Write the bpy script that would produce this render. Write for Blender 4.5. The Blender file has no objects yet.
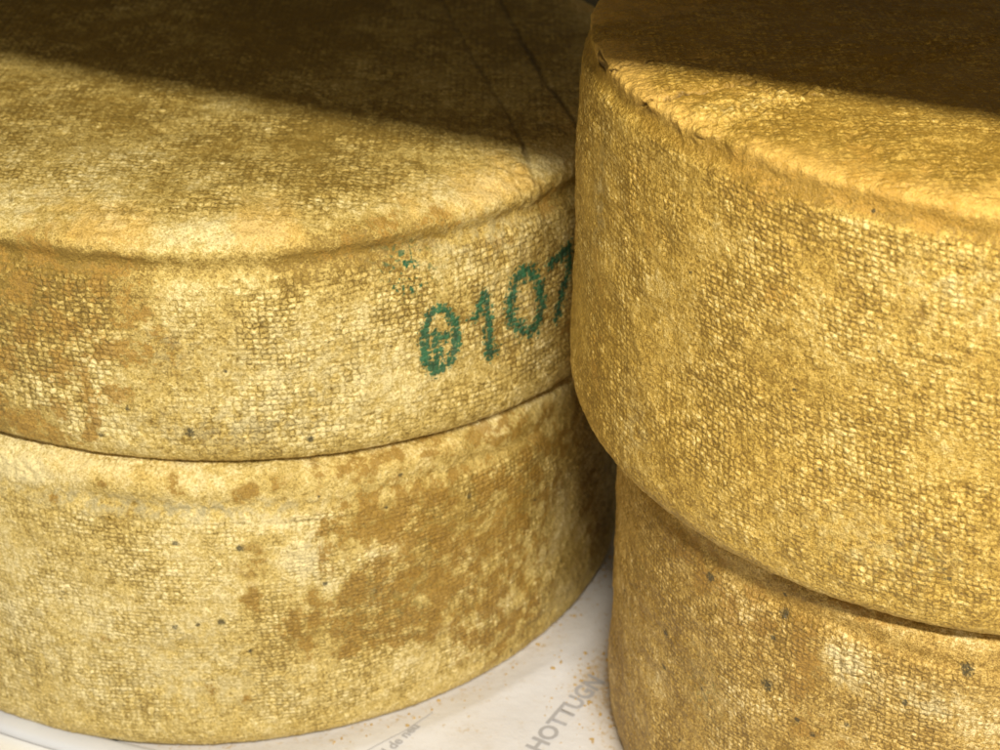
import bpy, math, random
import numpy as np

random.seed(4)
scene = bpy.context.scene
col = scene.collection

# ------------------------------------------------------------------ noise
_rs = np.random.RandomState(11)
_LAT = _rs.rand(64, 64, 64).astype(np.float32) * 2 - 1


def vnoise(P, scale, seed=0):
    """smooth lattice noise, about -1..1; P is (n,3) in metres, scale in cells per metre"""
    Q = P * scale + np.array([seed * 7.31, seed * 3.77, seed * 5.19]) + 100.0
    I = np.floor(Q).astype(np.int64)
    F = Q - I
    F = F * F * F * (F * (F * 6 - 15) + 10)
    x0, y0, z0 = (I[:, 0] & 63), (I[:, 1] & 63), (I[:, 2] & 63)
    x1, y1, z1 = (x0 + 1) & 63, (y0 + 1) & 63, (z0 + 1) & 63
    fx, fy, fz = F[:, 0], F[:, 1], F[:, 2]
    def L(a, b, t): return a + (b - a) * t
    c00 = L(_LAT[x0, y0, z0], _LAT[x1, y0, z0], fx)
    c10 = L(_LAT[x0, y1, z0], _LAT[x1, y1, z0], fx)
    c01 = L(_LAT[x0, y0, z1], _LAT[x1, y0, z1], fx)
    c11 = L(_LAT[x0, y1, z1], _LAT[x1, y1, z1], fx)
    return L(L(c00, c10, fy), L(c01, c11, fy), fz)


def fbm(P, scale, octaves=4, seed=0, gain=0.55):
    s = np.zeros(len(P)); a = 1.0; t = 0.0
    for k in range(octaves):
        s += a * vnoise(P, scale * 2.03 ** k, seed + k * 3)
        t += a; a *= gain
    return s / t * 1.6


def sstep(a, b, x):
    t = np.clip((x - a) / (b - a), 0, 1)
    return t * t * (3 - 2 * t)


def seg_dist(px, py, pts):
    best = np.full(px.shape, 1e9)
    for (ax, ay), (bx, by) in zip(pts[:-1], pts[1:]):
        dx, dy = bx - ax, by - ay
        L2 = dx * dx + dy * dy + 1e-12
        t = np.clip(((px - ax) * dx + (py - ay) * dy) / L2, 0, 1)
        best = np.minimum(best, np.hypot(px - ax - t * dx, py - ay - t * dy))
    return best


# ------------------------------------------------------------------ object helpers
def tag(o, label=None, cat=None, group=None, kind=None):
    if label: o['label'] = label
    if cat: o['category'] = cat
    if group: o['group'] = group
    if kind: o['kind'] = kind
    return o


def link(name, me, parent=None, mat=None):
    o = bpy.data.objects.new(name, me)
    col.objects.link(o)
    if parent: o.parent = parent
    if mat: me.materials.append(mat)
    return o


def np_mesh(name, V, Q, attrs, tris=None):
    me = bpy.data.meshes.new(name)
    nq = len(Q); nt = 0 if tris is None else len(tris)
    me.vertices.add(len(V)); me.vertices.foreach_set('co', V.astype(np.float32).ravel())
    idx = Q.ravel() if nt == 0 else np.concatenate([Q.ravel(), tris.ravel()])
    me.loops.add(len(idx)); me.loops.foreach_set('vertex_index', idx.astype(np.int32))
    me.polygons.add(nq + nt)
    st = np.arange(nq) * 4
    tot = np.full(nq, 4)
    if nt:
        st = np.concatenate([st, nq * 4 + np.arange(nt) * 3]); tot = np.concatenate([tot, np.full(nt, 3)])
    me.polygons.foreach_set('loop_start', st.astype(np.int32))
    me.polygons.foreach_set('loop_total', tot.astype(np.int32))
    me.polygons.foreach_set('use_smooth', np.ones(nq + nt, dtype=bool))
    me.update(calc_edges=True)
    for k, a in attrs.items():
        if a.ndim == 1:
            at = me.attributes.new(k, 'FLOAT', 'POINT'); at.data.foreach_set('value', a.astype(np.float32))
        else:
            at = me.attributes.new(k, 'FLOAT_VECTOR', 'POINT'); at.data.foreach_set('vector', a.astype(np.float32).ravel())
    me.validate()
    return me


# ------------------------------------------------------------------ node helper
class NT:
    def __init__(self, name):
        self.m = bpy.data.materials.new(name); self.m.use_nodes = True
        self.t = self.m.node_tree
        for n in list(self.t.nodes): self.t.nodes.remove(n)

    def new(self, typ, **kw):
        n = self.t.nodes.new(typ)
        for k, v in kw.items(): setattr(n, k, v)
        return n

    def put(self, sock, v):
        if hasattr(v, 'links') or isinstance(v, bpy.types.NodeSocket): self.t.links.new(v, sock)
        else: sock.default_value = v

    def math(self, op, a, b=0.0, c=None, clamp=False):
        n = self.new('ShaderNodeMath', operation=op, use_clamp=clamp)
        self.put(n.inputs[0], a); self.put(n.inputs[1], b)
        if c is not None: self.put(n.inputs[2], c)
        return n.outputs[0]

    def attr(self, name, vec=False):
        n = self.new('ShaderNodeAttribute', attribute_name=name)
        return n.outputs['Vector' if vec else 'Fac']

    def noise(self, vec, scale, detail=2, rough=.55, dist=0.0, color=False):
        n = self.new('ShaderNodeTexNoise')
        self.put(n.inputs['Vector'], vec); n.inputs['Scale'].default_value = scale
        n.inputs['Detail'].default_value = detail; n.inputs['Roughness'].default_value = rough
        n.inputs['Distortion'].default_value = dist
        return n.outputs['Color' if color else 'Fac']

    def rng(self, v, a, b, c=0.0, d=1.0, smooth=True):
        n = self.new('ShaderNodeMapRange', interpolation_type='SMOOTHSTEP' if smooth else 'LINEAR')
        self.put(n.inputs[0], v)
        for i, x in enumerate((a, b, c, d)): self.put(n.inputs[i + 1], x)
        return n.outputs[0]

    def mix(self, f, a, b, blend='MIX'):
        n = self.new('ShaderNodeMix', data_type='RGBA', blend_type=blend)
        self.put(n.inputs[0], f)
        for s, v in ((n.inputs[6], a), (n.inputs[7], b)):
            self.put(s, v if not isinstance(v, tuple) else (v[0], v[1], v[2], 1.0))
        return n.outputs[2]

    def vmath(self, op, a, b=None, scale=None):
        n = self.new('ShaderNodeVectorMath', operation=op)
        self.put(n.inputs[0], a)
        if b is not None: self.put(n.inputs[1], b)
        if scale is not None: self.put(n.inputs['Scale'], scale)
        return n.outputs[0]


def rind_material(name, pale, amber, brown, bump=1.0, ink=False, big=1.0, stainc=(.38, .215, .036), pw=(2.8, 2.4), soft=.9, grain=1.0):
    N = NT(name)
    P = N.new('ShaderNodeTexCoord').outputs['Object']
    uv = N.attr('weave_uv', True)
    amp = N.attr('weave')
    wob = N.noise(P, 260, 2, color=True)
    wob = N.vmath('SCALE', N.vmath('SUBTRACT', wob, (.5, .5, .5)), scale=1.1)
    uvd = N.vmath('ADD', uv, wob)
    sep = N.new('ShaderNodeSeparateXYZ'); N.put(sep.inputs[0], uvd)
    u, v = sep.outputs[0], sep.outputs[1]
    fv = N.math('FRACT', v); iv = N.math('FLOOR', v)
    par = N.math('MULTIPLY', N.math('MODULO', iv, 2.0), .18)     # rows slip a little against each other
    u2 = N.math('ADD', u, par)
    fu = N.math('FRACT', u2); iu = N.math('FLOOR', u2)

    def pillow(f, p):
        a = N.math('ABSOLUTE', N.math('MULTIPLY_ADD', f, 2.0, -1.0))
        return N.math('SUBTRACT', 1.0, N.math('POWER', a, p))
    cell = N.math('MULTIPLY', pillow(fu, pw[0]), pillow(fv, pw[1]))
    comb = N.new('ShaderNodeCombineXYZ'); N.put(comb.inputs[0], iu); N.put(comb.inputs[1], iv)
    wn = N.new('ShaderNodeTexWhiteNoise', noise_dimensions='2D'); N.put(wn.inputs['Vector'], comb.outputs[0])
    rnd = wn.outputs['Value']
    # how clearly the cloth was printed here
    wear = N.rng(N.noise(P, 30, 4), .36, .60, .22, 1.0)
    wamp = N.math('MULTIPLY', amp, N.math('MULTIPLY', wear, soft))

    patch = N.attr('patch')
    n1 = N.noise(P, 34, 5, .62)
    n2 = N.noise(P, 170, 4, .6)
    n3 = N.noise(P, 620, 3, .6)
    n4 = N.noise(P, 1500, 2, .6)
    # bloom: 0 amber/damp, 1 pale dry
    b = N.math('SUBTRACT', .5, patch)
    b = N.math('ADD', b, N.math('MULTIPLY', N.math('SUBTRACT', n1, .5), 1.5 * big))
    b = N.math('ADD', b, N.math('MULTIPLY', N.math('SUBTRACT', n2, .5), 1.3))
    b = N.math('ADD', b, N.math('MULTIPLY', N.math('SUBTRACT', n3, .5), 1.5))
    b = N.math('ADD', b, N.math('MULTIPLY', N.math('SUBTRACT', n4, .5), 1.0))
    cr = N.math('MULTIPLY', N.math('SUBTRACT', rnd, .5), .62)
    cr = N.math('ADD', cr, N.math('MULTIPLY', N.math('SUBTRACT', cell, .62), .60))
    b = N.math('ADD', b, N.math('MULTIPLY', cr, wamp))
    f1 = N.rng(b, .0, .62); f2 = N.rng(b, .50, 1.25)
    c = N.mix(f1, brown, amber)
    c = N.mix(f2, c, pale)
    wax = N.attr('wax')
    c = N.mix(N.math('MULTIPLY', wax, .75), c, (.72, .44, .10))
    grey = N.math('MULTIPLY', N.attr('grey'), N.rng(n2, .38, .62))
    c = N.mix(grey, c, (.42, .35, .18))
    st = N.math('ADD', N.attr('stain'), N.math('ADD', N.math('MULTIPLY', N.math('SUBTRACT', N.noise(P, 80, 6, .66), .5), 3.6),
                N.math('MULTIPLY', N.math('SUBTRACT', n3, .5), 1.4)))
    st = N.math('MULTIPLY', N.rng(st, .28, .42), N.rng(N.attr('stain'), .02, .20))
    c = N.mix(N.math('MULTIPLY', st, .85), c, stainc)
    # grain of the dried cloth print, everywhere alike
    gr = N.math('ADD', N.math('MULTIPLY', N.math('SUBTRACT', n4, .5), 1.15), N.math('MULTIPLY', N.math('SUBTRACT', n3, .5), .85))
    gr = N.math('ADD', gr, N.math('MULTIPLY', cr, N.math('MULTIPLY', wamp, .55)))
    gr = N.math('MAXIMUM', N.math('MULTIPLY_ADD', gr, grain, 1.0), .35)
    gc = N.new('ShaderNodeCombineXYZ')
    for k_ in range(3): N.put(gc.inputs[k_], gr)
    c = N.mix(1.0, c, gc.outputs[0], 'MULTIPLY')
    # sparse dark pores and mould specks
    sp = N.rng(N.noise(P, 115, 3, .65), .70, .78)
    c = N.mix(N.math('MULTIPLY', sp, .55), c, (.10, .085, .035))
    gs = N.rng(N.noise(N.vmath('ADD', P, (3.1, 1.7, 5.2)), 300, 2, .6), .53, .64)
    c = N.mix(N.math('MULTIPLY', gs, N.attr('green')), c, (.03, .12, .05))
    spot = N.rng(N.math('ADD', N.attr('spot'), N.math('MULTIPLY', N.math('SUBTRACT', N.noise(P, 900, 3, .6), .5), 2.0)), .35, 1.0)
    c = N.mix(N.math('MULTIPLY', spot, .85), c, (.040, .036, .016))
    crack = N.rng(N.attr('crack'), .25, .9)
    c = N.mix(N.math('MULTIPLY', crack, .8), c, (.06, .028, .006))
    if ink:
        cov = N.rng(N.math('ADD', N.attr('ink'), N.math('ADD', N.math('MULTIPLY', N.math('SUBTRACT', n3, .5), 3.4),
                    N.math('MULTIPLY', N.math('SUBTRACT', cell, .62), .9))), -.25, .42)
        c = N.mix(N.math('MULTIPLY', cov, .94), c, N.mix(N.rng(n2, .35, .65), (.002, .060, .030), (.008, .140, .062)))
    # relief
    h = N.math('MULTIPLY', cell, N.math('MULTIPLY', wamp, .00075))
    h = N.math('ADD', h, N.math('MULTIPLY', N.math('MULTIPLY', rnd, wamp), .00022))
    h = N.math('ADD', h, N.math('MULTIPLY', n2, .0016))
    h = N.math('ADD', h, N.math('MULTIPLY', n3, .0011))
    h = N.math('ADD', h, N.math('MULTIPLY', n4, .00060))
    h = N.math('SUBTRACT', h, N.math('MULTIPLY', crack, .0016))
    bp = N.new('ShaderNodeBump'); bp.inputs['Strength'].default_value = bump
    bp.inputs['Distance'].default_value = 1.0; N.put(bp.inputs['Height'], h)
    s = N.new('ShaderNodeBsdfPrincipled')
    N.put(s.inputs['Base Color'], c)
    N.put(s.inputs['Roughness'], N.rng(n3, .3, .7, .38, .62))
    s.inputs['Specular IOR Level'].default_value = .42
    N.put(s.inputs['Normal'], bp.outputs[0])
    o = N.new('ShaderNodeOutputMaterial')
    N.t.links.new(s.outputs[0], o.inputs[0])
    return N.m


# ------------------------------------------------------------------ the wheels
FEAT = {'A': {'blobs': [(-1.7427, 0.0791, 0.0392, 0.037, 0.45), (-1.5601, 0.0727, 0.0336, 0.0308, 0.3), (-1.8289, 0.0303, 0.0336, 0.0246, 0.4),
                 (-1.8399, 0.0112, 0.0392, 0.0086, 0.5), (-1.5819, 0.1078, 0.0336, 0.0123, 0.3), (-1.2858, 0.0767, 0.0728, 0.037, -0.28),
                 (-1.3916, 0.03, 0.084, 0.0246, -0.28), (-1.4949, 0.1029, 0.0168, 0.0246, -0.3), (-1.0084, 0.0316, 0.0448, 0.0246, -0.12),
                 (-0.858, 0.1048, 0.0336, 0.0185, 0.12), (-0.6606, 0.0238, 0.014, 0.0493, 0.25), (-1.7025, 0.1209, 0.0504, 0.0086, 0.3),
                 (-1.0819, 0.1286, 0.0336, 0.0074, 0.3), (-0.6848, 0.1191, 0.0224, 0.0086, 0.25), (-1.7526, 0.0966, 0.028, 0.0246, 0.3),
                 (-1.7162, 0.0557, 0.028, 0.037, 0.35), (-1.0194, 0.1289, 0.0336, 0.0049, 0.4), (-1.2197, 0.1197, 0.0336, 0.0049, 0.3)],
       'cracks': [([(-1.5548, 0.0149), (-1.4711, 0.0139), (-1.4153, 0.0131)], 0.0006, 0.0005),
                  ([(-1.2912, 0.0152), (-1.2656, 0.0169)], 0.0006, 0.0006),
                  ([(-0.7463, 0.0745), (-0.6951, 0.0701), (-0.6606, 0.0684)], 0.0007, 0.0008)],
       'crumble': [(-0.7477, 0.1305, 0.0252, 0.0086, 0.0013), (-1.5901, 0.1305, 0.0224, 0.0062, 0.0008), (-1.6773, 0.0162, 0.0672, 0.0049, 0.0006),
                   (-0.6816, 0.0706, 0.0067, 0.0055, 0.0016)],
       'greens': [(-0.91, 0.0733, 0.0616, 0.0308, 0.12), (-1.0683, 0.109, 0.0146, 0.0123, 1), (-1.0614, 0.0988, 0.0134, 0.0062, 1)],
       'greys': [(-1.4306, 0.0241, 0.0672, 0.0136, 0.5), (-1.2902, 0.0588, 0.056, 0.0308, 0.35), (-1.5237, 0.0732, 0.0168, 0.0123, 0.4),
                 (-0.9074, 0.1145, 0.0504, 0.0123, 0.5), (-0.805, 0.0703, 0.0336, 0.037, 0.35)],
       'lines': [([(0.1458, 0.1069), (0.1745, -0.0294), (0.1965, -0.1184), (0.2104, -0.1931)], 0.0024200000000000003, 0.001008),
                 ([(0.1879, 0.1125), (0.2015, 0.0402), (0.2194, -0.0592), (0.2386, -0.1247)], 0.00264, 0.001152),
                 ([(-0.1036, -0.1423), (-0.0904, -0.1843), (-0.0697, -0.2538)], 0.00132, 0.00068),
                 ([(0.0323, -0.172), (0.047, -0.2179), (0.0605, -0.2717)], 0.00132, 0.0005099999999999999),
                 ([(0.1549, -0.1452), (0.1643, -0.173), (0.1733, -0.2125)], 0.00132, 0.0005949999999999999),
                 ([(0.1243, -0.1769), (0.1389, -0.247)], 0.00132, 0.000425), ([(0.0733, -0.1536), (0.0944, -0.2262)], 0.00132, 0.000425),
                 ([(-0.0291, -0.1344), (-0.0052, -0.2163)], 0.0011, 0.00034), ([(-0.0763, -0.1084), (-0.0511, -0.1942)], 0.0011, 0.00034),
                 ([(0.1055, 0.0906), (0.1464, -0.0674), (0.1637, -0.1443)], 0.0022, 0.000425),
                 ([(0.0502, 0.0726), (0.0988, -0.1053), (0.1102, -0.1642)], 0.0022, 0.00034),
                 ([(-0.0124, 0.0236), (0.024, -0.1133)], 0.0022, 0.00034),
                 ([(-0.1378, -0.0112), (-0.001, -0.0496), (0.142, -0.1164), (0.225, -0.167)], 0.0017600000000000003, 0.00025499999999999996),
                 ([(-0.0863, 0.0549), (0.0583, -0.0063), (0.234, -0.0908)], 0.0017600000000000003, 0.00025499999999999996)],
       'spots': [(-1.5054, 0.0226, 0.0034), (-1.2813, 0.0162, 0.0028), (-1.6731, 0.017, 0.0022), (-1.7364, 0.134, 0.0022), (-1.4285, 0.06, 0.0014),
                 (-1.6157, 0.0357, 0.0017)],
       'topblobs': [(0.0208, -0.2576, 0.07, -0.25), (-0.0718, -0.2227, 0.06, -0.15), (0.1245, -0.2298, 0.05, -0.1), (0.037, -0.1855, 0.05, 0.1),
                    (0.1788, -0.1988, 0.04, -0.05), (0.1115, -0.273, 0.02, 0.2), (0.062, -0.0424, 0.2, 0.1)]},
 'B': {'blobs': [(-0.9662, 0.1185, 0.06, 0.0561, 0.62), (-0.7604, 0.1667, 0.036, 0.0396, 0.45), (-1.2074, 0.1653, 0.027, 0.0264, 0.4),
                 (-1.2541, 0.0921, 0.036, 0.0165, 0.42), (-0.8276, 0.0361, 0.048, 0.0297, 0.35), (-1.1239, 0.2059, 0.048, 0.0059, 0.3),
                 (-0.4502, 0.0684, 0.018, 0.0594, 0.35), (-1.5486, 0.2036, 0.0048, 0.0073, 0.42), (-1.5322, 0.1997, 0.0036, 0.0033, 0.35),
                 (-1.4106, 0.1955, 0.0072, 0.0053, 0.45), (-1.3915, 0.1996, 0.0036, 0.004, 0.35), (-1.6993, 0.1993, 0.0054, 0.004, 0.38),
                 (-1.3453, 0.2001, 0.0048, 0.0053, 0.35), (-1.4176, 0.1198, 0.0084, 0.0092, 0.5), (-1.5231, 0.0489, 0.0072, 0.0066, 0.5),
                 (-1.4508, 0.0391, 0.0054, 0.0059, 0.5), (-1.7375, 0.0848, 0.0048, 0.0053, 0.5), (-1.8532, 0.0624, 0.0048, 0.0053, 0.3),
                 (-1.668, 0.1184, 0.0048, 0.0053, 0.3), (-1.8089, 0.1839, 0.0048, 0.0053, 0.4), (-1.7341, 0.1157, 0.078, 0.0792, -0.25),
                 (-1.2957, 0.1491, 0.012, 0.0145, -1.0), (-1.1224, 0.1415, 0.015, 0.0079, -0.6), (-1.0261, 0.0389, 0.036, 0.0198, -0.3),
                 (-1.5418, 0.0573, 0.09, 0.0396, -0.1), (-1.0805, 0.0097, 0.054, 0.0132, -0.1), (-1.3413, 0.1754, 0.024, 0.0079, -0.5),
                 (-1.8695, 0.1947, 0.024, 0.0079, -0.6), (-1.2477, 0.1243, 0.0096, 0.0106, -0.5), (-1.6895, 0.2115, 0.072, 0.0053, -0.3),
                 (-1.0134, 0.157, 0.036, 0.0264, 0.5), (-0.9151, 0.077, 0.054, 0.0297, 0.5), (-1.2649, 0.1452, 0.0072, 0.0198, 0.4),
                 (-0.6126, 0.1611, 0.024, 0.0264, 0.4), (-1.2237, 0.0773, 0.03, 0.0119, 0.4), (-1.4091, 0.1506, 0.015, 0.0165, 0.25),
                 (-1.3138, 0.116, 0.015, 0.0099, 0.3), (-1.1155, 0.1097, 0.036, 0.0198, 0.3)],
       'cracks': [([(-1.9292, 0.1746), (-1.8597, 0.1733), (-1.7483, 0.1757), (-1.623, 0.1768)], 0.001, 0.0008),
                  ([(-1.623, 0.1768), (-1.4022, 0.1754), (-1.3004, 0.1747), (-1.1292, 0.1715)], 0.001, 0.0006),
                  ([(-1.4298, 0.076), (-1.226, 0.0648)], 0.0006, 0.0004),
                  ([(-1.891, 0.0813), (-1.6841, 0.0807), (-1.5351, 0.0776)], 0.0006, 0.0003)],
       'crumble': [(-1.8687, 0.1961, 0.024, 0.0092, 0.0012), (-1.4187, 0.1882, 0.096, 0.0066, 0.0008), (-1.2957, 0.1491, 0.0108, 0.0132, 0.0006)],
       'greens': [(-1.1409, 0.0954, 0.042, 0.0264, 0.24), (-0.6099, 0.1167, 0.03, 0.033, 0.12)],
       'greys': [(-1.702, 0.1844, 0.084, 0.0079, 0.8), (-1.4191, 0.1868, 0.048, 0.0059, 0.6), (-1.5446, 0.049, 0.084, 0.0264, 0.35),
                 (-1.2858, 0.1463, 0.018, 0.0165, 0.4), (-1.5521, 0.0896, 0.036, 0.0198, 0.3), (-1.1384, 0.1118, 0.012, 0.0132, 0.3)],
       'lines': [],
       'spots': [(-1.5802, 0.0996, 0.0023), (-1.5313, 0.1015, 0.00192), (-1.4826, 0.1036, 0.00307), (-1.557, 0.1638, 0.0023),
                 (-1.4267, 0.16, 0.00307), (-1.4286, 0.08, 0.00192), (-0.9092, 0.164, 0.0023), (-1.0689, 0.194, 0.00192), (-0.7087, 0.1332, 0.00192),
                 (-0.4538, 0.0908, 0.00192), (-1.258, 0.1266, 0.00192), (-1.1107, 0.174, 0.00154), (-1.8267, 0.1103, 0.00115),
                 (-1.0473, 0.0769, 0.00115), (-1.6796, 0.0391, 0.00115), (-0.6064, 0.0612, 0.00154), (-0.7957, 0.0117, 0.00154),
                 (-1.2553, 0.1909, 0.00115)],
       'topblobs': []},
 'C': {'blobs': [(-2.1199, 0.2035, 0.0301, 0.0066, 0.45), (-2.3068, 0.2004, 0.0258, 0.0047, 0.35), (-1.9317, 0.1978, 0.0215, 0.0033, 0.4),
                 (-2.6698, 0.1561, 0.0258, 0.0378, 0.15), (-2.2624, 0.1475, 0.0095, 0.0085, 0.4), (-2.0027, 0.005, 0.0258, 0.0057, 0.15),
                 (-1.9215, 0.0472, 0.0172, 0.0095, 0.2), (-2.8491, 0.0719, 0.0129, 0.0662, 0.2), (-2.1735, 0.1447, 0.0688, 0.0237, -0.15),
                 (-2.1809, 0.2065, 0.0258, 0.0038, 0.5), (-2.4854, 0.2056, 0.0215, 0.0038, 0.3), (-1.9891, 0.2039, 0.0258, 0.0043, 0.5),
                 (-2.3258, 0.19, 0.0215, 0.0076, 0.2), (-1.978, 0.0782, 0.0645, 0.0331, -0.12), (-1.9352, 0.1732, 0.0258, 0.0095, -0.3),
                 (-2.5164, 0.2116, 0.0146, 0.0076, -0.6), (-2.3648, 0.1658, 0.0172, 0.0066, -0.3), (-2.1146, 0.1928, 0.0129, 0.0024, -0.6),
                 (-1.8761, 0.1505, 0.0129, 0.0189, 0.2)],
       'cracks': [([(-2.7177, 0.2024), (-2.6857, 0.2074), (-2.6412, 0.2127)], 0.0009, 0.0022),
                  ([(-2.9068, 0.2048), (-2.8798, 0.2099), (-2.8892, 0.2171), (-2.8654, 0.2261)], 0.0007, 0.0016),
                  ([(-2.8202, 0.2165), (-2.7558, 0.2233)], 0.0008, 0.002),
                  ([(-1.9817, 0.1907), (-1.9018, 0.1925), (-1.8413, 0.1944)], 0.0012, 0.0006),
                  ([(-2.0499, 0.2148), (-1.9602, 0.216)], 0.0007, 0.001)],
       'crumble': [(-2.5161, 0.2107, 0.0172, 0.0085, 0.0016), (-2.6861, 0.2088, 0.0077, 0.0066, 0.0014), (-2.8944, 0.2118, 0.006, 0.0076, 0.0012)],
       'greens': [(-2.0174, 0.035, 0.0258, 0.0142, 0.21), (-2.8744, 0.1523, 0.0086, 0.0284, 0.15), (-1.8786, 0.0416, 0.0215, 0.0142, 0.12)],
       'greys': [(-2.8711, 0.142, 0.0077, 0.0237, 0.5), (-1.9175, 0.174, 0.0258, 0.0142, 0.3), (-2.0013, 0.0445, 0.0344, 0.0189, 0.3),
                 (-2.6353, 0.0399, 0.0129, 0.0284, 0.3)],
       'lines': [([(-0.2109, -0.0571), (-0.194, -0.0486), (-0.182, -0.049), (-0.1632, -0.0528)], 0.0008, 0.0013),
                 ([(-0.2129, -0.0259), (-0.2113, -0.0474), (-0.2105, -0.0652)], 0.0008, 0.0012),
                 ([(-0.1909, -0.0948), (-0.1821, -0.0839)], 0.0006, 0.0008)],
       'spots': [(-2.4868, 0.1419, 0.00136), (-2.6847, 0.2041, 0.00104), (-2.2116, 0.1069, 0.00136), (-2.0979, 0.1982, 0.00136),
                 (-2.1506, 0.2061, 0.00136), (-2.5779, 0.1027, 0.00104), (-2.1409, 0.0712, 0.00136), (-1.8547, 0.0346, 0.00136),
                 (-2.4386, 0.0688, 0.00104), (-2.0487, 0.1388, 0.00104), (-1.9346, 0.1064, 0.00104)],
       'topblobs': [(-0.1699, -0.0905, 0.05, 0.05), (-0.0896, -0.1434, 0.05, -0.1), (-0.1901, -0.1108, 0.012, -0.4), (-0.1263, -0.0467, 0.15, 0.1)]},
 'D': {'blobs': [(-2.4813, 0.1803, 0.0276, 0.0152, 0.2), (-2.0949, 0.204, 0.0414, 0.0051, 0.35), (-2.8402, 0.1245, 0.0138, 0.0455, 0.15),
                 (-2.2217, 0.1483, 0.023, 0.0202, 0.2), (-2.0397, 0.1906, 0.0092, 0.0101, 0.2), (-2.1159, 0.1729, 0.0101, 0.0132, -0.55),
                 (-2.1609, 0.1766, 0.0046, 0.0051, -0.5), (-1.8979, 0.1672, 0.023, 0.0111, -0.6), (-1.7756, 0.1548, 0.0184, 0.0152, -0.6),
                 (-1.8632, 0.2028, 0.0115, 0.0051, -0.5), (-1.9979, 0.1999, 0.0092, 0.003, -0.3), (-2.441, 0.1666, 0.0184, 0.0152, -0.15),
                 (-2.4533, 0.1131, 0.0276, 0.0202, -0.1), (-2.5977, 0.184, 0.023, 0.0127, 0.3), (-2.3164, 0.1692, 0.0322, 0.0202, 0.3),
                 (-2.1306, 0.1256, 0.023, 0.0101, 0.3)],
       'cracks': [],
       'crumble': [(-2.1159, 0.1729, 0.012, 0.0152, 0.0011), (-1.8868, 0.1679, 0.023, 0.0121, 0.0009)],
       'greens': [(-2.5082, 0.1122, 0.0138, 0.0253, 0.3), (-2.8524, 0.1493, 0.0138, 0.0304, 0.15)],
       'greys': [(-2.1003, 0.1669, 0.0138, 0.0152, 0.4), (-1.8979, 0.1672, 0.0184, 0.0101, 0.4), (-2.5266, 0.1096, 0.0115, 0.0152, 0.3)],
       'lines': [],
       'spots': [(-2.5257, 0.1821, 0.00322), (-2.6981, 0.1225, 0.00322), (-2.2947, 0.1852, 0.00322), (-2.3153, 0.1401, 0.00426),
                 (-1.8395, 0.1902, 0.00426), (-2.3049, 0.195, 0.00161), (-2.3136, 0.1695, 0.00207), (-2.694, 0.1, 0.00264),
                 (-3.0038, 0.1058, 0.00207), (-2.9304, 0.1008, 0.00161), (-2.5266, 0.1096, 0.00161), (-2.221, 0.129, 0.00207),
                 (-2.1776, 0.1239, 0.00207), (-2.5927, 0.0651, 0.00161), (-2.0957, 0.1382, 0.00207), (-1.9657, 0.1638, 0.00207),
                 (-2.81, 0.0593, 0.00161)],
       'topblobs': []},
 'digits': [[[(-1.0084, 0.0811), (-1.0245, 0.0794), (-1.036, 0.0708), (-1.0414, 0.061), (-1.0359, 0.0503), (-1.0179, 0.0438), (-0.9959, 0.0459),
              (-0.973, 0.0531), (-0.9655, 0.0614), (-0.9712, 0.072), (-0.9897, 0.0791), (-1.0084, 0.0811)],
             [(-1.0127, 0.0663), (-1.0148, 0.0473)], [(-1.0131, 0.0627), (-0.9858, 0.0636)]],
            [[(-0.9247, 0.0699), (-0.8956, 0.0813), (-0.8916, 0.0657), (-0.8915, 0.0449)], [(-0.8976, 0.0462), (-0.8778, 0.0464)]],
            [[(-0.7867, 0.0863), (-0.8171, 0.0833), (-0.8349, 0.0725), (-0.8306, 0.0603), (-0.8005, 0.05), (-0.7653, 0.0496), (-0.7472, 0.0598),
              (-0.749, 0.0733), (-0.7658, 0.083), (-0.7867, 0.0863)]],
            [[(-0.7125, 0.0833), (-0.6743, 0.0836), (-0.6423, 0.0863)],
             [(-0.6423, 0.0863), (-0.6481, 0.0736), (-0.6768, 0.0601), (-0.6925, 0.0489)]]]}

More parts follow.
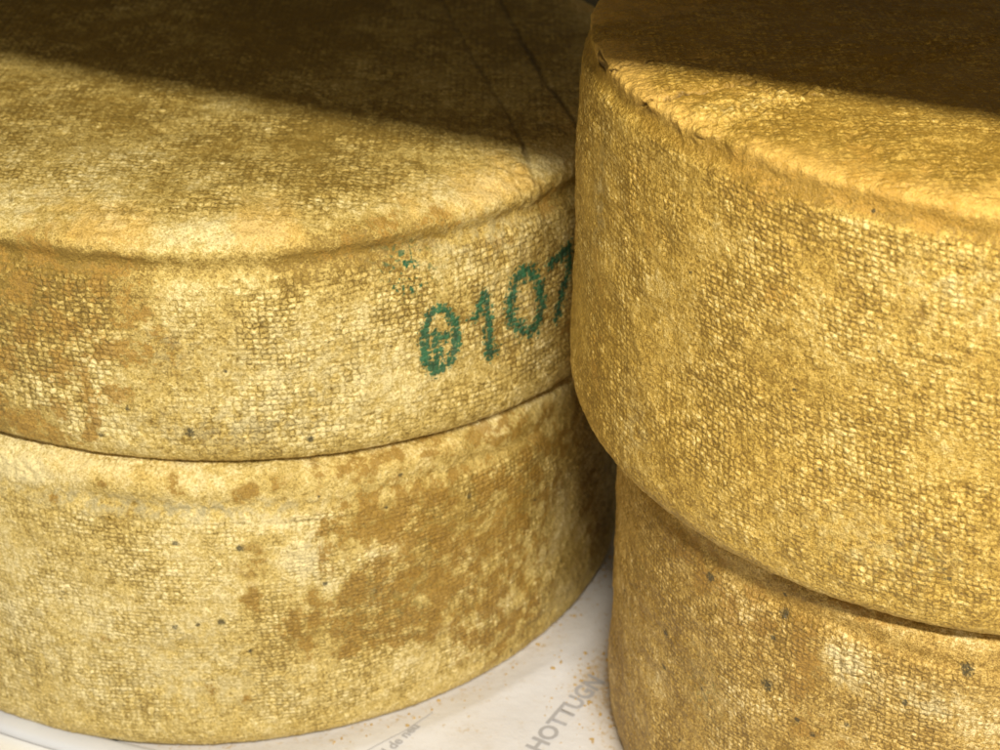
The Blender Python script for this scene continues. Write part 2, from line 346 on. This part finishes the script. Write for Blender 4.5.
WHEELS = {'A': {'H': 0.1412,
       'base': 0.214,
       'blotch': 0.9,
       'c': (-0.189, 1.0318),
       'cell': (0.0041, 0.0033),
       'groove': 0.3,
       'prof': 'ridge',
       'r': 0.29,
       'ridge': 0.25,
       'rimk': 0.88,
       'seed': 1,
       'slant': (0, 0.0),
       'stain': 1,
       'step': 0.001,
       'stmax': 0.24,
       'tone': 0.02,
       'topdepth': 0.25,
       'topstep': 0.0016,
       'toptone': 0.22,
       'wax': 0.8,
       'waxy': 0.1,
       'zb': (0.214, -0.0924, 0.0531, -0.189, 1.0318),
       'zt': (0.3551, -0.0524, 0.0531, -0.189, 1.0318)},
 'B': {'H': 0.2126,
       'base': 0.0,
       'blotch': 0.9,
       'c': (-0.1877, 1.0085),
       'cell': (0.0037, 0.0029),
       'covered': 0.025,
       'groove': 0.0,
       'prof': 'low',
       'r': 0.2753,
       'ridge': 0.2,
       'rimk': 1,
       'seed': 2,
       'slant': (0, -0.02),
       'stain': 1,
       'step': 0.001,
       'stmax': 0.4,
       'tone': -0.02,
       'topdepth': 0.03,
       'topstep': 0.003,
       'toptone': 0.0,
       'wax': 0.2,
       'waxy': 0,
       'zb': (0.0, 0.0, 0.0, 0.0, 0.0),
       'zt': (0.214, -0.0924, 0.0531, -0.189, 1.0318)},
 'C': {'H': 0.212,
       'base': 0.2121,
       'blotch': 0.5,
       'c': (0.2626, 0.7864),
       'cell': (0.0034, 0.0027),
       'groove': 0.45,
       'prof': 'sharp',
       'r': 0.2203,
       'ridge': -0.1,
       'rimk': 0.55,
       'seed': 3,
       'slant': (0.15, 0.06),
       'stain': 1,
       'step': 0.0008,
       'stmax': 0.34,
       'tone': 0.05,
       'topdepth': 0.17,
       'topstep': 0.0013,
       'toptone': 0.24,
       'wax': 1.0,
       'waxy': 0.5,
       'zb': (0.2121, -0.041, 0.0331, 0.2626, 0.7864),
       'zt': (0.424, -0.041, 0.0331, 0.2626, 0.7864)},
 'D': {'H': 0.2112,
       'base': 0.0,
       'blotch': 0.9,
       'c': (0.2695, 0.7687),
       'cell': (0.0033, 0.0027),
       'covered': 0.025,
       'groove': 0.1,
       'prof': 'low',
       'r': 0.2017,
       'ridge': 0.1,
       'rimk': 0.7,
       'seed': 4,
       'slant': (0.1, 0.03),
       'stain': 1,
       'step': 0.0008,
       'stmax': 0.34,
       'tone': 0.16,
       'topdepth': 0.03,
       'topstep': 0.003,
       'toptone': 0.0,
       'wax': 0.3,
       'waxy': 0,
       'zb': (0.0, 0.0, 0.0, 0.0, 0.0),
       'zt': (0.2121, -0.041, 0.0331, 0.2626, 0.7864)}}

# profile points (inset from the rim radius, height measured down from the top 'T' or up from the bottom 'B')
PROF_RIDGE = [('T', .060, .0000), ('T', .045, .0004), ('T', .030, .0022), ('T', .016, .0052), ('T', .007, .0098), ('T', .0035, .0155),
              ('T', .0065, .0215), ('T', .0085, .0270), ('T', .0055, .0320), ('T', .0025, .0370), ('T', .0010, .0480), ('B', .0000, .065),
              ('B', -.0012, .030), ('B', -.0012, .012), ('B', .0012, .0040), ('B', .0052, .0006), ('B', .0120, .0000)]
PROF_LOW = [('T', .060, .0000), ('T', .030, .0006), ('T', .020, .0016), ('T', .012, .0040), ('T', .0070, .0080), ('T', .0045, .0150),
            ('T', .0050, .0230), ('T', .0058, .0275), ('T', .0030, .0320), ('T', .0015, .0400), ('T', .0005, .0600), ('B', .0000, .070),
            ('B', -.0015, .030), ('B', -.0015, .010), ('B', .0005, .0030), ('B', .0030, .0005), ('B', .0080, .0000)]
PROF_SHARP = [('T', .060, .0000), ('T', .040, .0002), ('T', .024, .0012), ('T', .012, .0034), ('T', .0060, .0066), ('T', .0042, .0110),
              ('T', .0052, .0180), ('T', .0056, .0250), ('T', .0040, .0310), ('T', .0018, .0345), ('T', .0000, .0480), ('B', -.0005, .080),
              ('B', -.0025, .050), ('B', -.0030, .022), ('B', -.0008, .0085), ('B', .0030, .0028), ('B', .0080, .0005), ('B', .0140, .0000)]
PROFS = {'ridge': PROF_RIDGE, 'low': PROF_LOW, 'sharp': PROF_SHARP}


class Wheel:
    def __init__(s, key):
        w = WHEELS[key]; s.key = key; s.w = w
        s.cx, s.cy, s.R = w['c'][0], w['c'][1], w['r']
        s.H = w['H']
        s.cell = w['cell']
        s.base = w['base']                  # height of the bottom plane under the centre
        pts = []
        for k, inset, h in PROFS[w['prof']]:
            pts.append((s.R - inset, s.H - h * (s.w['rimk'] if h < .045 else 1) if k == 'T' else h))
        pts = np.array(pts)
        s.g = s.w['rimk']
        # dense arc-length resampling, then smoothing
        d = np.r_[0, np.cumsum(np.hypot(*np.diff(pts, axis=0).T))]
        q = np.arange(0, d[-1], .0005)
        r = np.interp(q, d, pts[:, 0]); h = np.interp(q, d, pts[:, 1])
        for _ in range(3):
            for a in (r, h):
                a[4:-4] = np.convolve(a, np.ones(9) / 9, 'valid')
        s.pl, s.pr, s.ph = q, r, h
        nr = -np.gradient(h); nh = np.gradient(r)
        L = np.hypot(nr, nh); s.pnr, s.pnh = nr / L, nh / L
        s.Lside = q[-1]

    def planes(s, x, y):
        zb = s.w['zb'][0] + s.w['zb'][1] * (x + s.cx - s.w['zb'][3]) + s.w['zb'][2] * (y + s.cy - s.w['zb'][4])
        zt = s.w['zt'][0] + s.w['zt'][1] * (x + s.cx - s.w['zt'][3]) + s.w['zt'][2] * (y + s.cy - s.w['zt'][4])
        return zb, zt

    def surf(s, th, t):
        """th: angle; t: <0 = on the top, t metres inside the rim zone; 0..Lside = rim and side; >Lside = underside"""
        f = FEAT[s.key]
        n = len(th)
        r0 = s.pr[0]
        top = t < 0; bot = t > s.Lside
        tc = np.clip(t, 0, s.Lside)
        c, sn = np.cos(th), np.sin(th)
        P0 = np.stack([c * .25, sn * .25, np.full(n, s.w['seed'] * .37)], 1)
        # the ridge wanders up and down and in and out round the wheel
        wand = vnoise(P0, 14, 1) * .0026 + vnoise(P0, 45, 2) * .0011
        depth = 1 + .55 * vnoise(P0, 20, 5) + .25 * vnoise(P0, 60, 6)
        r = np.interp(tc, s.pl, s.pr); h = np.interp(tc, s.pl, s.ph)
        nr = np.interp(tc, s.pl, s.pnr); nh = np.interp(tc, s.pl, s.pnh)
        near_top = np.exp(-((s.H - h - .021 * s.g) / (.015 * s.g)) ** 2) * (~top) * (~bot)
        h = h + wand * near_top
        r = r - (depth - 1) * .0028 * s.g * np.exp(-((s.H - h - .026 * s.g) / (.007 * s.g)) ** 2)
        r = np.where(top, np.maximum(r0 + t, 0), r)
        r = np.where(bot, np.maximum(s.pr[-1] - (t - s.Lside), 0), r)
        h = np.where(top, s.H, h); h = np.where(bot, 0, h)
        nr = np.where(top | bot, 0, nr); nh = np.where(top, 1, np.where(bot, -1, nh))
        x, y = r * c, r * sn
        P = np.stack([x, y, h + s.w['seed'] * .73], 1)
        live = (1 - sstep(s.pr[-1] - .004 - .02, s.pr[-1] - .004, -r + 2 * s.pr[-1] - .02) * 0)
        live = np.where(bot, 0.0, 1.0)
        cover = s.w.get('covered')
        if cover: live = np.where(r < s.R - cover, 0.0, live)
        edge = np.minimum(h, .02) / .02
        sidez = np.where(top, 1.0, .25 + .75 * edge)
        dsp = fbm(P, 16, 2, 3) * .0013 * sidez + fbm(P, 75, 3, 8) * .00075 * sidez + fbm(P, 330, 2, 21) * .00022
        # creased cloth folds along the rim band and the foot
        lam = np.stack([th * s.R * 30, h * 0, h * 330], 1) * .35
        fold = vnoise(lam, 1.0, 9 + s.w['seed'])
        band = np.exp(-((s.H - h - .020) / .012) ** 2) + .7 * np.exp(-((h - .016) / .012) ** 2)
        dsp += fold * .00075 * band * (~top)
        dsp += np.exp(-((s.H - h - .008 * s.g) / .008) ** 2) * (~top) * (np.abs(vnoise(P, 120, 61)) * .0011 + vnoise(P, 260, 62) * .0004 - .0003)
        crack = np.zeros(n); spot = np.zeros(n)
        lx, ly = x, y
        for (pts, wdt, dep) in f['lines']:
            dd = seg_dist(lx + vnoise(P, 220, 4) * .0006, ly + vnoise(P, 220, 5) * .0006, pts)
            m = np.exp(-(dd / wdt) ** 2) * (h > s.H - .012)
            dsp -= m * dep
            crack = np.maximum(crack, m * min(1, dep / .0012) * (.72 + .35 * vnoise(P, 40, 77)))
        for (pts, wdt, dep) in f['cracks']:
            a = th * s.R
            dd = seg_dist(a + vnoise(P, 380, 4) * .0011, h + vnoise(P, 380, 5) * .0011, [(p[0] * s.R, p[1]) for p in pts])
            m = np.exp(-(dd / wdt) ** 2) * (~top)
            dsp -= m * dep
            crack = np.maximum(crack, m * min(1, dep / .0012) * (.75 + .5 * vnoise(P, 90, 6)))
        for (bt, bh, ra, rh, amp) in f['crumble']:
            a = th * s.R
            m = np.exp(-(((a - bt * s.R) / ra) ** 2 + ((h - bh) / rh) ** 2))
            dsp += m * amp * (np.abs(vnoise(P, 190, 51)) * 1.4 + .8 * vnoise(P, 420, 52) - .3)
        r = r + dsp * live * nr; h = h + dsp * live * nh
        x, y = r * c, r * sn
        zb, zt = s.planes(x, y)
        z = zb + h * (zt - zb) / s.H - s.base
        V = np.stack([x, y, z], 1)
        # ---------- masks
        a = th * s.R
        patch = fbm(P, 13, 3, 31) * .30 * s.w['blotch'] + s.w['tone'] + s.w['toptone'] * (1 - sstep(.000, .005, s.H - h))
        stain = np.zeros(n)
        for (bt, bh, ra, rh, val) in f['blobs']:
            q = ((a - bt * s.R) / ra) ** 2 + ((h - bh) / rh) ** 2
            gq = np.exp(-q) * (~top)
            if val > 0 and s.w['stain']:
                stain += val * gq; patch += .35 * val * gq
            else:
                patch += val * gq; stain += .8 * val * gq
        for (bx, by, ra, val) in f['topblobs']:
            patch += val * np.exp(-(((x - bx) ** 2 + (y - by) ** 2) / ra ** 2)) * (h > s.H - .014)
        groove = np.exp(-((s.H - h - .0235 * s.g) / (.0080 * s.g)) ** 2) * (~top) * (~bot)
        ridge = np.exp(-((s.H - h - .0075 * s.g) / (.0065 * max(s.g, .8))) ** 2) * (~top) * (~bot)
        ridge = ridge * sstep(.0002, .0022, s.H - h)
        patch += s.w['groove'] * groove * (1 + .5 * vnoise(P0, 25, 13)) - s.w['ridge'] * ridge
        wax = ridge * sstep(-.05 - s.w['waxy'], .45 - s.w['waxy'], vnoise(P0, 28, 17) + .25 * vnoise(P, 150, 18)) * s.w['wax']
        grey = np.zeros(n)
        for (bt, bh, ra, rh, val) in f['greys']:
            grey += val * np.exp(-(((a - bt * s.R) / ra) ** 2 + ((h - bh) / rh) ** 2))
        green = np.zeros(n)
        for (bt, bh, ra, rh, val) in f['greens']:
            green += val * np.exp(-(((a - bt * s.R) / ra) ** 2 + ((h - bh) / rh) ** 2))
        for (bt, bh, ra) in f['spots']:
            spot = np.maximum(spot, np.exp(-(((a - bt * s.R) ** 2 + (h - bh) ** 2) / ra ** 2) ** 1.5) * (h < s.H - .012))
        onside = sstep(.028 * s.g, .036 * s.g, s.H - h)
        foot = sstep(.0, .03, h) * .65 + .35
        weave = np.where(top, .75, np.maximum(onside * foot, .75 * (1 - sstep(.002, .006, s.H - h))))
        dr = vnoise(P, 9, 40) * .9
        drift = s.w['slant']
        cu, cv = s.cell
        U = np.where(h > s.H - .009, x / cu, (a + drift[0] * h) / cu + dr)
        Wv = np.where(h > s.H - .009, y / (cv * 1.15), (h + vnoise(P, 7, 41) * .004 + vnoise(P, 25, 42) * .0012 + drift[1] * a) / cv)
        uv = np.stack([U + 500, Wv + 500, np.zeros(n)], 1)
        return V, dict(patch=patch, wax=wax, grey=np.clip(grey, 0, 1), green=np.clip(green, 0, 1), spot=spot, stain=np.clip(stain, -1, s.w['stmax']),
                       crack=crack, weave=weave, weave_uv=uv)

    def build(s, name, mat):
        w = s.w
        a0 = math.atan2(-s.cy, -s.cx)                     # towards the camera side
        half = math.radians(118)
        nf = int(2 * half * s.R / w['step'])
        fine = np.linspace(a0 - half, a0 + half, nf)
        back = np.linspace(a0 + half, a0 - half + 2 * math.pi, 92)[1:-1]
        th = np.r_[fine, back]
        r0 = s.pr[0]
        depth = min(r0 - .004, w['topdepth'])
        tt = -np.r_[np.linspace(r0 - .003, depth, 10)[:-1] if depth < r0 - .01 else [], np.arange(depth, .0012, -w['topstep'])]
        rows = np.r_[tt, np.arange(0, s.Lside, w['step'] * .95), s.Lside, s.Lside + np.array([.01, .03, .08, s.pr[-1] - .003])]
        nt, nr_ = len(th), len(rows)
        TH, TT = np.meshgrid(th, rows)
        V, A = s.surf(TH.ravel(), TT.ravel())
        i = np.arange(nr_ - 1)[:, None] * nt; j = np.arange(nt)[None, :]; j2 = (j + 1) % nt
        Q = np.stack([i + j, i + nt + j, i + nt + j2, i + j2], 2).reshape(-1, 4)
        # close the two small holes at the poles
        zt0 = V[:nt].mean(0); zb0 = V[-nt:].mean(0)
        V = np.vstack([V, zt0, zb0])
        for k in A: A[k] = np.concatenate([A[k], A[k][:1], A[k][-1:]])
        j = np.arange(nt); j2 = (j + 1) % nt
        T = np.vstack([np.stack([np.full(nt, len(V) - 2), j, j2], 1),
                       np.stack([np.full(nt, len(V) - 1), (nr_ - 1) * nt + j2, (nr_ - 1) * nt + j], 1)])
        me = np_mesh(name, V, Q, A, T)
        o = link(name, me, None, mat)
        o.location = (s.cx, s.cy, s.base)
        return o

    def stamp(s, name, strokes, thick, parent, mat, keep=-.25, step=.00042, box=None, rough=1.0):
        """ink lying on the rind: the rind's own surface, lifted a hair, only where the ink took"""
        allp = np.array([p for st in strokes for p in st])
        m = thick * 1.6
        if box is None:
            box = (allp[:, 0].min() - m / s.R, allp[:, 0].max() + m / s.R, allp[:, 1].min() - m, allp[:, 1].max() + m)
        th = np.arange(box[0], box[1], step / s.R); hh = np.arange(box[2], box[3], step)
        # side rows by height -> profile parameter
        side = s.pl > s.pl[np.argmax(s.ph < s.H - .004)]
        t_of_h = np.interp(hh, s.ph[side][::-1], s.pl[side][::-1])
        TH, TT = np.meshgrid(th, t_of_h); HH = np.repeat(hh, len(th))
        V, A = s.surf(TH.ravel(), TT.ravel())
        dist = np.full(len(V), 1e9)
        a = TH.ravel() * s.R
        Pn = np.stack([a, HH, np.zeros(len(a))], 1)
        for st in strokes:
            dist = np.minimum(dist, seg_dist(a + vnoise(Pn, 420, 3) * .0008, HH + vnoise(Pn, 420, 6) * .0008, [(p[0] * s.R, p[1]) for p in st]))
        ink = (thick * .5 - dist) / (thick * .5)
        ink = ink + (vnoise(Pn, 380, 2) * .42 + vnoise(Pn, 900, 7) * .35) * rough
        A['ink'] = ink
        n = V[:, :2] / np.linalg.norm(V[:, :2], axis=1, keepdims=True)
        V[:, :2] += n * .00012
        nt, nr_ = len(th), len(hh)
        i = np.arange(nr_ - 1)[:, None] * nt; j = np.arange(nt - 1)[None, :]
        Q = np.stack([i + j, i + j + 1, i + nt + j + 1, i + nt + j], 2).reshape(-1, 4)
        Q = Q[ink[Q].min(1) > keep]
        used = np.unique(Q); remap = -np.ones(len(V), dtype=int); remap[used] = np.arange(len(used))
        me = np_mesh(name, V[used], remap[Q], {k: v[used] for k, v in A.items()})
        return link(name, me, parent, mat)


pale = (.80, .66, .32); amber = (.57, .41, .115); brown = (.31, .195, .034)
M_A = rind_material('washed_rind', pale, amber, brown)
M_B = rind_material('stained_rind', (.82, .68, .35), (.63, .465, .145), (.37, .240, .048), soft=.75, pw=(2.3, 2.1), stainc=(.33, .185, .026))
M_INK = rind_material('green_stamp_ink', pale, amber, brown, ink=True)
M_C = rind_material('golden_rind', (.78, .60, .240), (.56, .36, .070), (.33, .190, .024), bump=.9, big=.55, soft=.88, grain=.75, stainc=(.46, .26, .040), pw=(2.0, 1.9))
M_D = rind_material('brown_rind', (.78, .62, .31), (.53, .345, .088), (.32, .185, .030), big=.8, soft=.75, pw=(2.2, 2.0), stainc=(.34, .185, .030))

G = 'stacked cheese wheels'
A = Wheel('A'); B = Wheel('B'); Cc = Wheel('C'); D = Wheel('D')
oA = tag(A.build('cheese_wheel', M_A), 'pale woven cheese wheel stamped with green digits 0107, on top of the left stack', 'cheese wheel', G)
oB = tag(B.build('cheese_wheel', M_B), 'amber stained cheese wheel at the bottom of the left stack, on white paper', 'cheese wheel', G)
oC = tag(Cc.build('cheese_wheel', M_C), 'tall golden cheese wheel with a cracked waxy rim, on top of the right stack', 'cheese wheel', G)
oD = tag(D.build('cheese_wheel', M_D), 'brown cheese wheel with black mould specks under the tall golden wheel on the right', 'cheese wheel', G)
for dg, tk in zip(FEAT['digits'], (.0066, .0074, .0092, .0074)):
    A.stamp('stamped_digit', dg, tk, oA, M_INK, keep=-.30, rough=1.25)

# ------------------------------------------------------------------ what they stand on
def simple_mat(name, base, rough, stains=None, bumps=0.0, spec=.4):
    N = NT(name)
    P = N.new('ShaderNodeTexCoord').outputs['Object']
    c = N.mix(N.rng(N.noise(P, 9, 4), .3, .7), tuple(x * .93 for x in base), base)
    if stains:
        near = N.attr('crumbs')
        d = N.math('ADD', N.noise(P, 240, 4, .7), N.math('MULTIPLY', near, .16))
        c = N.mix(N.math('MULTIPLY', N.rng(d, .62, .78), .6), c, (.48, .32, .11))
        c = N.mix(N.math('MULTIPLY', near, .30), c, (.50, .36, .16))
        c = N.mix(N.math('MULTIPLY', N.rng(N.noise(N.vmath('ADD', P, (2., 5., 1.)), 60, 4, .6), .55, .75), .30), c, (.52, .44, .33))
    s = N.new('ShaderNodeBsdfPrincipled')
    N.put(s.inputs['Base Color'], c)
    s.inputs['Roughness'].default_value = rough
    s.inputs['Specular IOR Level'].default_value = spec
    if bumps:
        bp = N.new('ShaderNodeBump'); bp.inputs['Strength'].default_value = 1.0; bp.inputs['Distance'].default_value = 1.0
        N.put(bp.inputs['Height'], N.math('MULTIPLY', N.noise(P, 130, 4, .6), bumps))
        N.put(s.inputs['Normal'], bp.outputs[0])
    o = N.new('ShaderNodeOutputMaterial'); N.t.links.new(s.outputs[0], o.inputs[0])
    return N.m


M_table = simple_mat('white_shelf_top', (.84, .82, .80), .35)
M_paper = simple_mat('printed_paper', (.70, .69, .72), .55, stains=True, bumps=.0006)
M_rim = simple_mat('glossy_white_rim', (.66, .67, .73), .22, spec=.6)
M_print = simple_mat('faded_print', (.42, .41, .43), .6)
M_crumb = simple_mat('rind_crumb', (.50, .33, .12), .6)
M_shelf = simple_mat('upper_shelf', (.36, .31, .22), .5, bumps=.0005)


def paper_z(x, y):
    """gentle buckle of the paper sheet"""
    P = np.stack([x, y, x * 0], 1)
    z = .0030 + vnoise(P, 9, 2) * .0012 + vnoise(P, 24, 3) * .0005
    e = [(-0.045, 0.7431), (-0.0018, 0.7825), (0.0373, 0.8056), (0.0677, 0.8133)]
    d = seg_dist(x, y, e)
    return z + .0010 * np.exp(-(d / .010) ** 2)


# table top
def slab(name, x0, x1, y0, y1, z0, z1, mat):
    import bmesh
    bm = bmesh.new()
    bmesh.ops.create_cube(bm, size=1)
    for v in bm.verts:
        v.co.x = x0 if v.co.x < 0 else x1; v.co.y = y0 if v.co.y < 0 else y1; v.co.z = z0 if v.co.z < 0 else z1
    bmesh.ops.bevel(bm, geom=list(bm.edges), offset=.003, segments=2, affect='EDGES')
    me = bpy.data.meshes.new(name); bm.to_mesh(me); bm.free()
    return link(name, me, None, mat)


tb = slab('shelf_surface', -1.3, 1.4, .25, 1.9, -.04, -.0065, M_table)
tag(tb, 'smooth white surface under the paper and both stacks', 'surface', kind='structure')

wl = slab('wall', -1.3, 1.4, 1.62, 1.66, -.04, 1.2, simple_mat('back_panel', (.12, .10, .055), .7, bumps=.001))
tag(wl, kind='structure')

# paper: a sheet with a cut edge towards the left
xs = np.arange(-.215, .62, .0025); ys = np.arange(.52, 1.32, .0025)
X, Y = np.meshgrid(xs, ys); Xf, Yf = X.ravel().copy(), Y.ravel().copy()
# lean the left edge of the sheet
Xf = Xf + (Yf - .52) * -.10 * (Xf < .62)
Z = paper_z(Xf, Yf)
nx, ny = len(xs), len(ys)
dB = np.hypot(Xf - B.cx, Yf - B.cy) - B.R; dD = np.hypot(Xf - D.cx, Yf - D.cy) - D.R
Z = np.where((dB < 0) | (dD < 0), -.0015, Z * np.minimum(1, np.maximum(0, np.minimum(dB, dD)) / .02) - .0015 * 1)
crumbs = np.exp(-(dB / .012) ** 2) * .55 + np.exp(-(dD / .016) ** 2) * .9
for (bx, by, ra, val) in [(0.0623, 0.7885, 0.016, 0.7), (0.0525, 0.7838, 0.01, 0.5), (-0.0204, 0.7428, 0.02, 0.4), (0.0671, 0.8032, 0.01, 0.4), (0.025, 0.8293, 0.01, 0.3), (-0.0145, 0.7751, 0.012, 0.3)]:
    crumbs += val * np.exp(-((Xf - bx) ** 2 + (Yf - by) ** 2) / ra ** 2)
i = np.arange(ny - 1)[:, None] * nx; j = np.arange(nx - 1)[None, :]
Q = np.stack([i + j, i + j + 1, i + nx + j + 1, i + nx + j], 2).reshape(-1, 4)
pm = np_mesh('paper_sheet', np.stack([Xf, Yf, Z], 1), Q, dict(crumbs=np.clip(crumbs, 0, 1)))
paper = link('paper_sheet', pm, None, M_paper)
tag(paper, 'white printed paper with faint grey lettering and crumbs under the two stacks', 'paper')


def paper_height(x, y):
    dB = np.hypot(x - B.cx, y - B.cy) - B.R; dD = np.hypot(x - D.cx, y - D.cy) - D.R
    z = paper_z(x, y)
    return np.where((dB < 0) | (dD < 0), -.0015, z * np.minimum(1, np.maximum(0, np.minimum(dB, dD)) / .02) - .0015)


def print_text(txt, x, y, ang, size, shear=0):
    cu = bpy.data.curves.new('lettering', 'FONT'); cu.body = txt; cu.size = size; cu.resolution_u = 3
    cu.shear = shear; cu.offset = size * .028
    o = bpy.data.objects.new('tmp', cu); col.objects.link(o)
    dg = bpy.context.evaluated_depsgraph_get()
    me = bpy.data.meshes.new_from_object(o.evaluated_get(dg))
    bpy.data.objects.remove(o)
    co = np.empty(len(me.vertices) * 3, dtype=np.float32); me.vertices.foreach_get('co', co); co = co.reshape(-1, 3)
    c, s = math.cos(ang), math.sin(ang)
    wx = x + co[:, 0] * c - co[:, 1] * s; wy = y + co[:, 0] * s + co[:, 1] * c
    wz = paper_height(wx, wy) + .0004
    me.vertices.foreach_set('co', np.stack([wx, wy, wz], 1).astype(np.float32).ravel()); me.update()
    me.materials.clear()
    return link('printed_text', me, paper, M_print)


for a in [('HOTTUGN', 0.0227, 0.7228, 1.0149, 0.0165, 0), ('l de neu', -0.0692, 0.724, 0.9349, 0.0095, 0), ('ini', -0.1224, 0.7178, 0.9711, 0.008, 0)]:
    print_text(*a)


def ribbon(pts, wdt, name, parent, mat):
    pts = np.array(pts); n = 40
    t = np.linspace(0, len(pts) - 1, n)
    x = np.interp(t, range(len(pts)), pts[:, 0]); y = np.interp(t, range(len(pts)), pts[:, 1])
    dx, dy = np.gradient(x), np.gradient(y); L = np.hypot(dx, dy)
    nx_, ny_ = -dy / L * wdt / 2, dx / L * wdt / 2
    Xr = np.r_[x - nx_, x + nx_]; Yr = np.r_[y - ny_, y + ny_]
    V = np.stack([Xr, Yr, paper_height(Xr, Yr) + .0004], 1)
    i = np.arange(n - 1)
    return link(name, np_mesh(name, V, np.stack([i, i + 1, n + i + 1, n + i], 1), {}), parent, mat)


ribbon([(-0.0439, 0.7641), (-0.0605, 0.7451), (-0.081, 0.7285), (-0.0979, 0.7132)], .0007, 'printed_line', paper, M_print)

# rounded white rim at the foot of the left stack
def sweep(pts, prof, name, mat):
    pts = np.array(pts, dtype=float); n = 90
    # quadratic through three points
    t = np.linspace(-1.8, 1.5, n); a, b, c = pts
    k = 2 * b - .5 * (a + c)
    x = (1 - t) ** 2 * a[0] + 2 * t * (1 - t) * k[0] + t * t * c[0]
    y = (1 - t) ** 2 * a[1] + 2 * t * (1 - t) * k[1] + t * t * c[1]
    dx, dy = np.gradient(x), np.gradient(y); L = np.hypot(dx, dy); nx_, ny_ = dy / L, -dx / L
    V = []
    for (off, z) in prof:
        V.append(np.stack([x + nx_ * off, y + ny_ * off, np.full(n, z)], 1))
    V = np.vstack(V); m = len(prof)
    i = np.arange(m)[:, None] * n; i2 = ((np.arange(m) + 1) % m)[:, None] * n; j = np.arange(n - 1)[None, :]
    Q = np.stack([i + j, i2 + j, i2 + j + 1, i + j + 1], 2).reshape(-1, 4)
    caps = []
    return link(name, np_mesh(name, V, Q, {}), None, mat)


prof = []
for k in range(16):
    a = k / 16 * 2 * math.pi
    prof.append((math.copysign(abs(math.cos(a)) ** .75, math.cos(a)) * .0085, -.0022 + math.copysign(abs(math.sin(a)) ** .8, math.sin(a)) * .0042))
rim = sweep([(-0.3152, 0.763), (-0.2733, 0.7451), (-0.2268, 0.7286)], prof[::-1], 'tray_rim', M_rim)
tag(rim, 'smooth rounded glossy white rim curving along the foot of the left stack', 'tray rim')

# crumbs of rind scattered on the paper
import bmesh
bm = bmesh.new()
rr = random.Random(9)
cnt = 0
while cnt < 170:
    if rr.random() < .55:
        x = rr.gauss(*(0.0568, 0.016)); y = rr.gauss(*(0.7818, 0.022))
    else:
        a = math.radians(rr.uniform(-100, -10)); d = B.R - .003 + abs(rr.gauss(0, .012))
        x = B.cx + math.cos(a) * d; y = B.cy + math.sin(a) * d
    if math.hypot(x - B.cx, y - B.cy) < B.R - .006 or math.hypot(x - D.cx, y - D.cy) < D.R - .004 or x < -.12: continue
    sz = rr.choice([.0003, .0004, .0004, .0005, .0006, .0008, .0012])
    z = float(paper_height(np.array([x]), np.array([y]))[0]) + sz * .4
    vs = bmesh.ops.create_icosphere(bm, subdivisions=1, radius=sz)['verts']
    sx, sy = rr.uniform(.7, 1.5), rr.uniform(.7, 1.4)
    for v in vs:
        k = rr.uniform(.75, 1.25)
        v.co = (x + v.co.x * sx * k, y + v.co.y * sy * k, z + v.co.z * .7 * k)
    cnt += 1
me = bpy.data.meshes.new('rind_crumbs'); bm.to_mesh(me); bm.free()
tag(link('rind_crumbs', me, None, M_crumb), 'tiny orange rind crumbs scattered on the white paper between the stacks', 'crumbs', kind='stuff')

# the shelf above whose edge shades the tops of the wheels
e = np.array([.919, -.394]); n = np.array([-.394, -.919])
ZS = .60; DE = -.515
sh = slab('shelf_board', -1.2, 1.2, -.75, 0, ZS, ZS + .03, M_shelf)
sh.rotation_euler = (0, 0, math.atan2(e[1], e[0]))
# local y = -n direction; the front edge is local y = 0 -> shift so the board lies behind the edge
for v in sh.data.vertices: v.co.y += .75
sh.location = (n[0] * DE, n[1] * DE, 0)
tag(sh, 'pale board of the next shelf up, shading the tops of both stacks', 'shelf')

# ------------------------------------------------------------------ light
w = bpy.data.worlds.new('World'); scene.world = w; w.use_nodes = True
bg = w.node_tree.nodes['Background']; bg.inputs[0].default_value = (1.0, .92, .72, 1); bg.inputs[1].default_value = .36


def area(name, loc, target, sx, sy, power, color):
    l = bpy.data.lights.new(name, 'AREA'); l.shape = 'RECTANGLE'; l.size = sx; l.size_y = sy; l.energy = power; l.color = color
    o = bpy.data.objects.new(name, l); col.objects.link(o); o.location = loc
    from mathutils import Vector, Matrix
    z = (Vector(loc) - Vector(target)).normalized()
    x = Vector((e[0], e[1], 0)); x = (x - z * x.dot(z)).normalized(); y = z.cross(x)
    o.rotation_euler = Matrix((x, y, z)).transposed().to_euler()
    return o


el = math.radians(44); dist = 1.15
base = np.array([n[0] * DE + e[0] * .45, n[1] * DE + e[1] * .45, ZS])
lp = base + np.array([n[0] * math.cos(el), n[1] * math.cos(el), math.sin(el)]) * dist
area('tube_lamp', tuple(lp), (lp[0] - n[0], lp[1] - n[1], lp[2] - math.tan(el)), .8, .065, 47, (1.0, .948, .81))

# ------------------------------------------------------------------ camera
cam = bpy.data.cameras.new('Camera'); co = bpy.data.objects.new('Camera', cam); col.objects.link(co)
cam.sensor_width = 36; cam.lens = 56.9335; cam.clip_start = .01; cam.clip_end = 50
from mathutils import Matrix
co.matrix_world = Matrix([[0.9999613, 0.0088033, -0.0, 0.0], [-0.004282, 0.4863904, -0.8737311, 0.0], [-0.0076917, 0.8736973, 0.4864092, 0.66691], [0, 0, 0, 1]])
cam.dof.use_dof = True; cam.dof.focus_distance = .76; cam.dof.aperture_fstop = 12
scene.camera = co

scene.render.engine = 'CYCLES'
scene.render.resolution_x = 1024; scene.render.resolution_y = 768
vs = scene.view_settings
vs.view_transform = 'Standard'; vs.look = 'None'; vs.exposure = 0; vs.gamma = 1
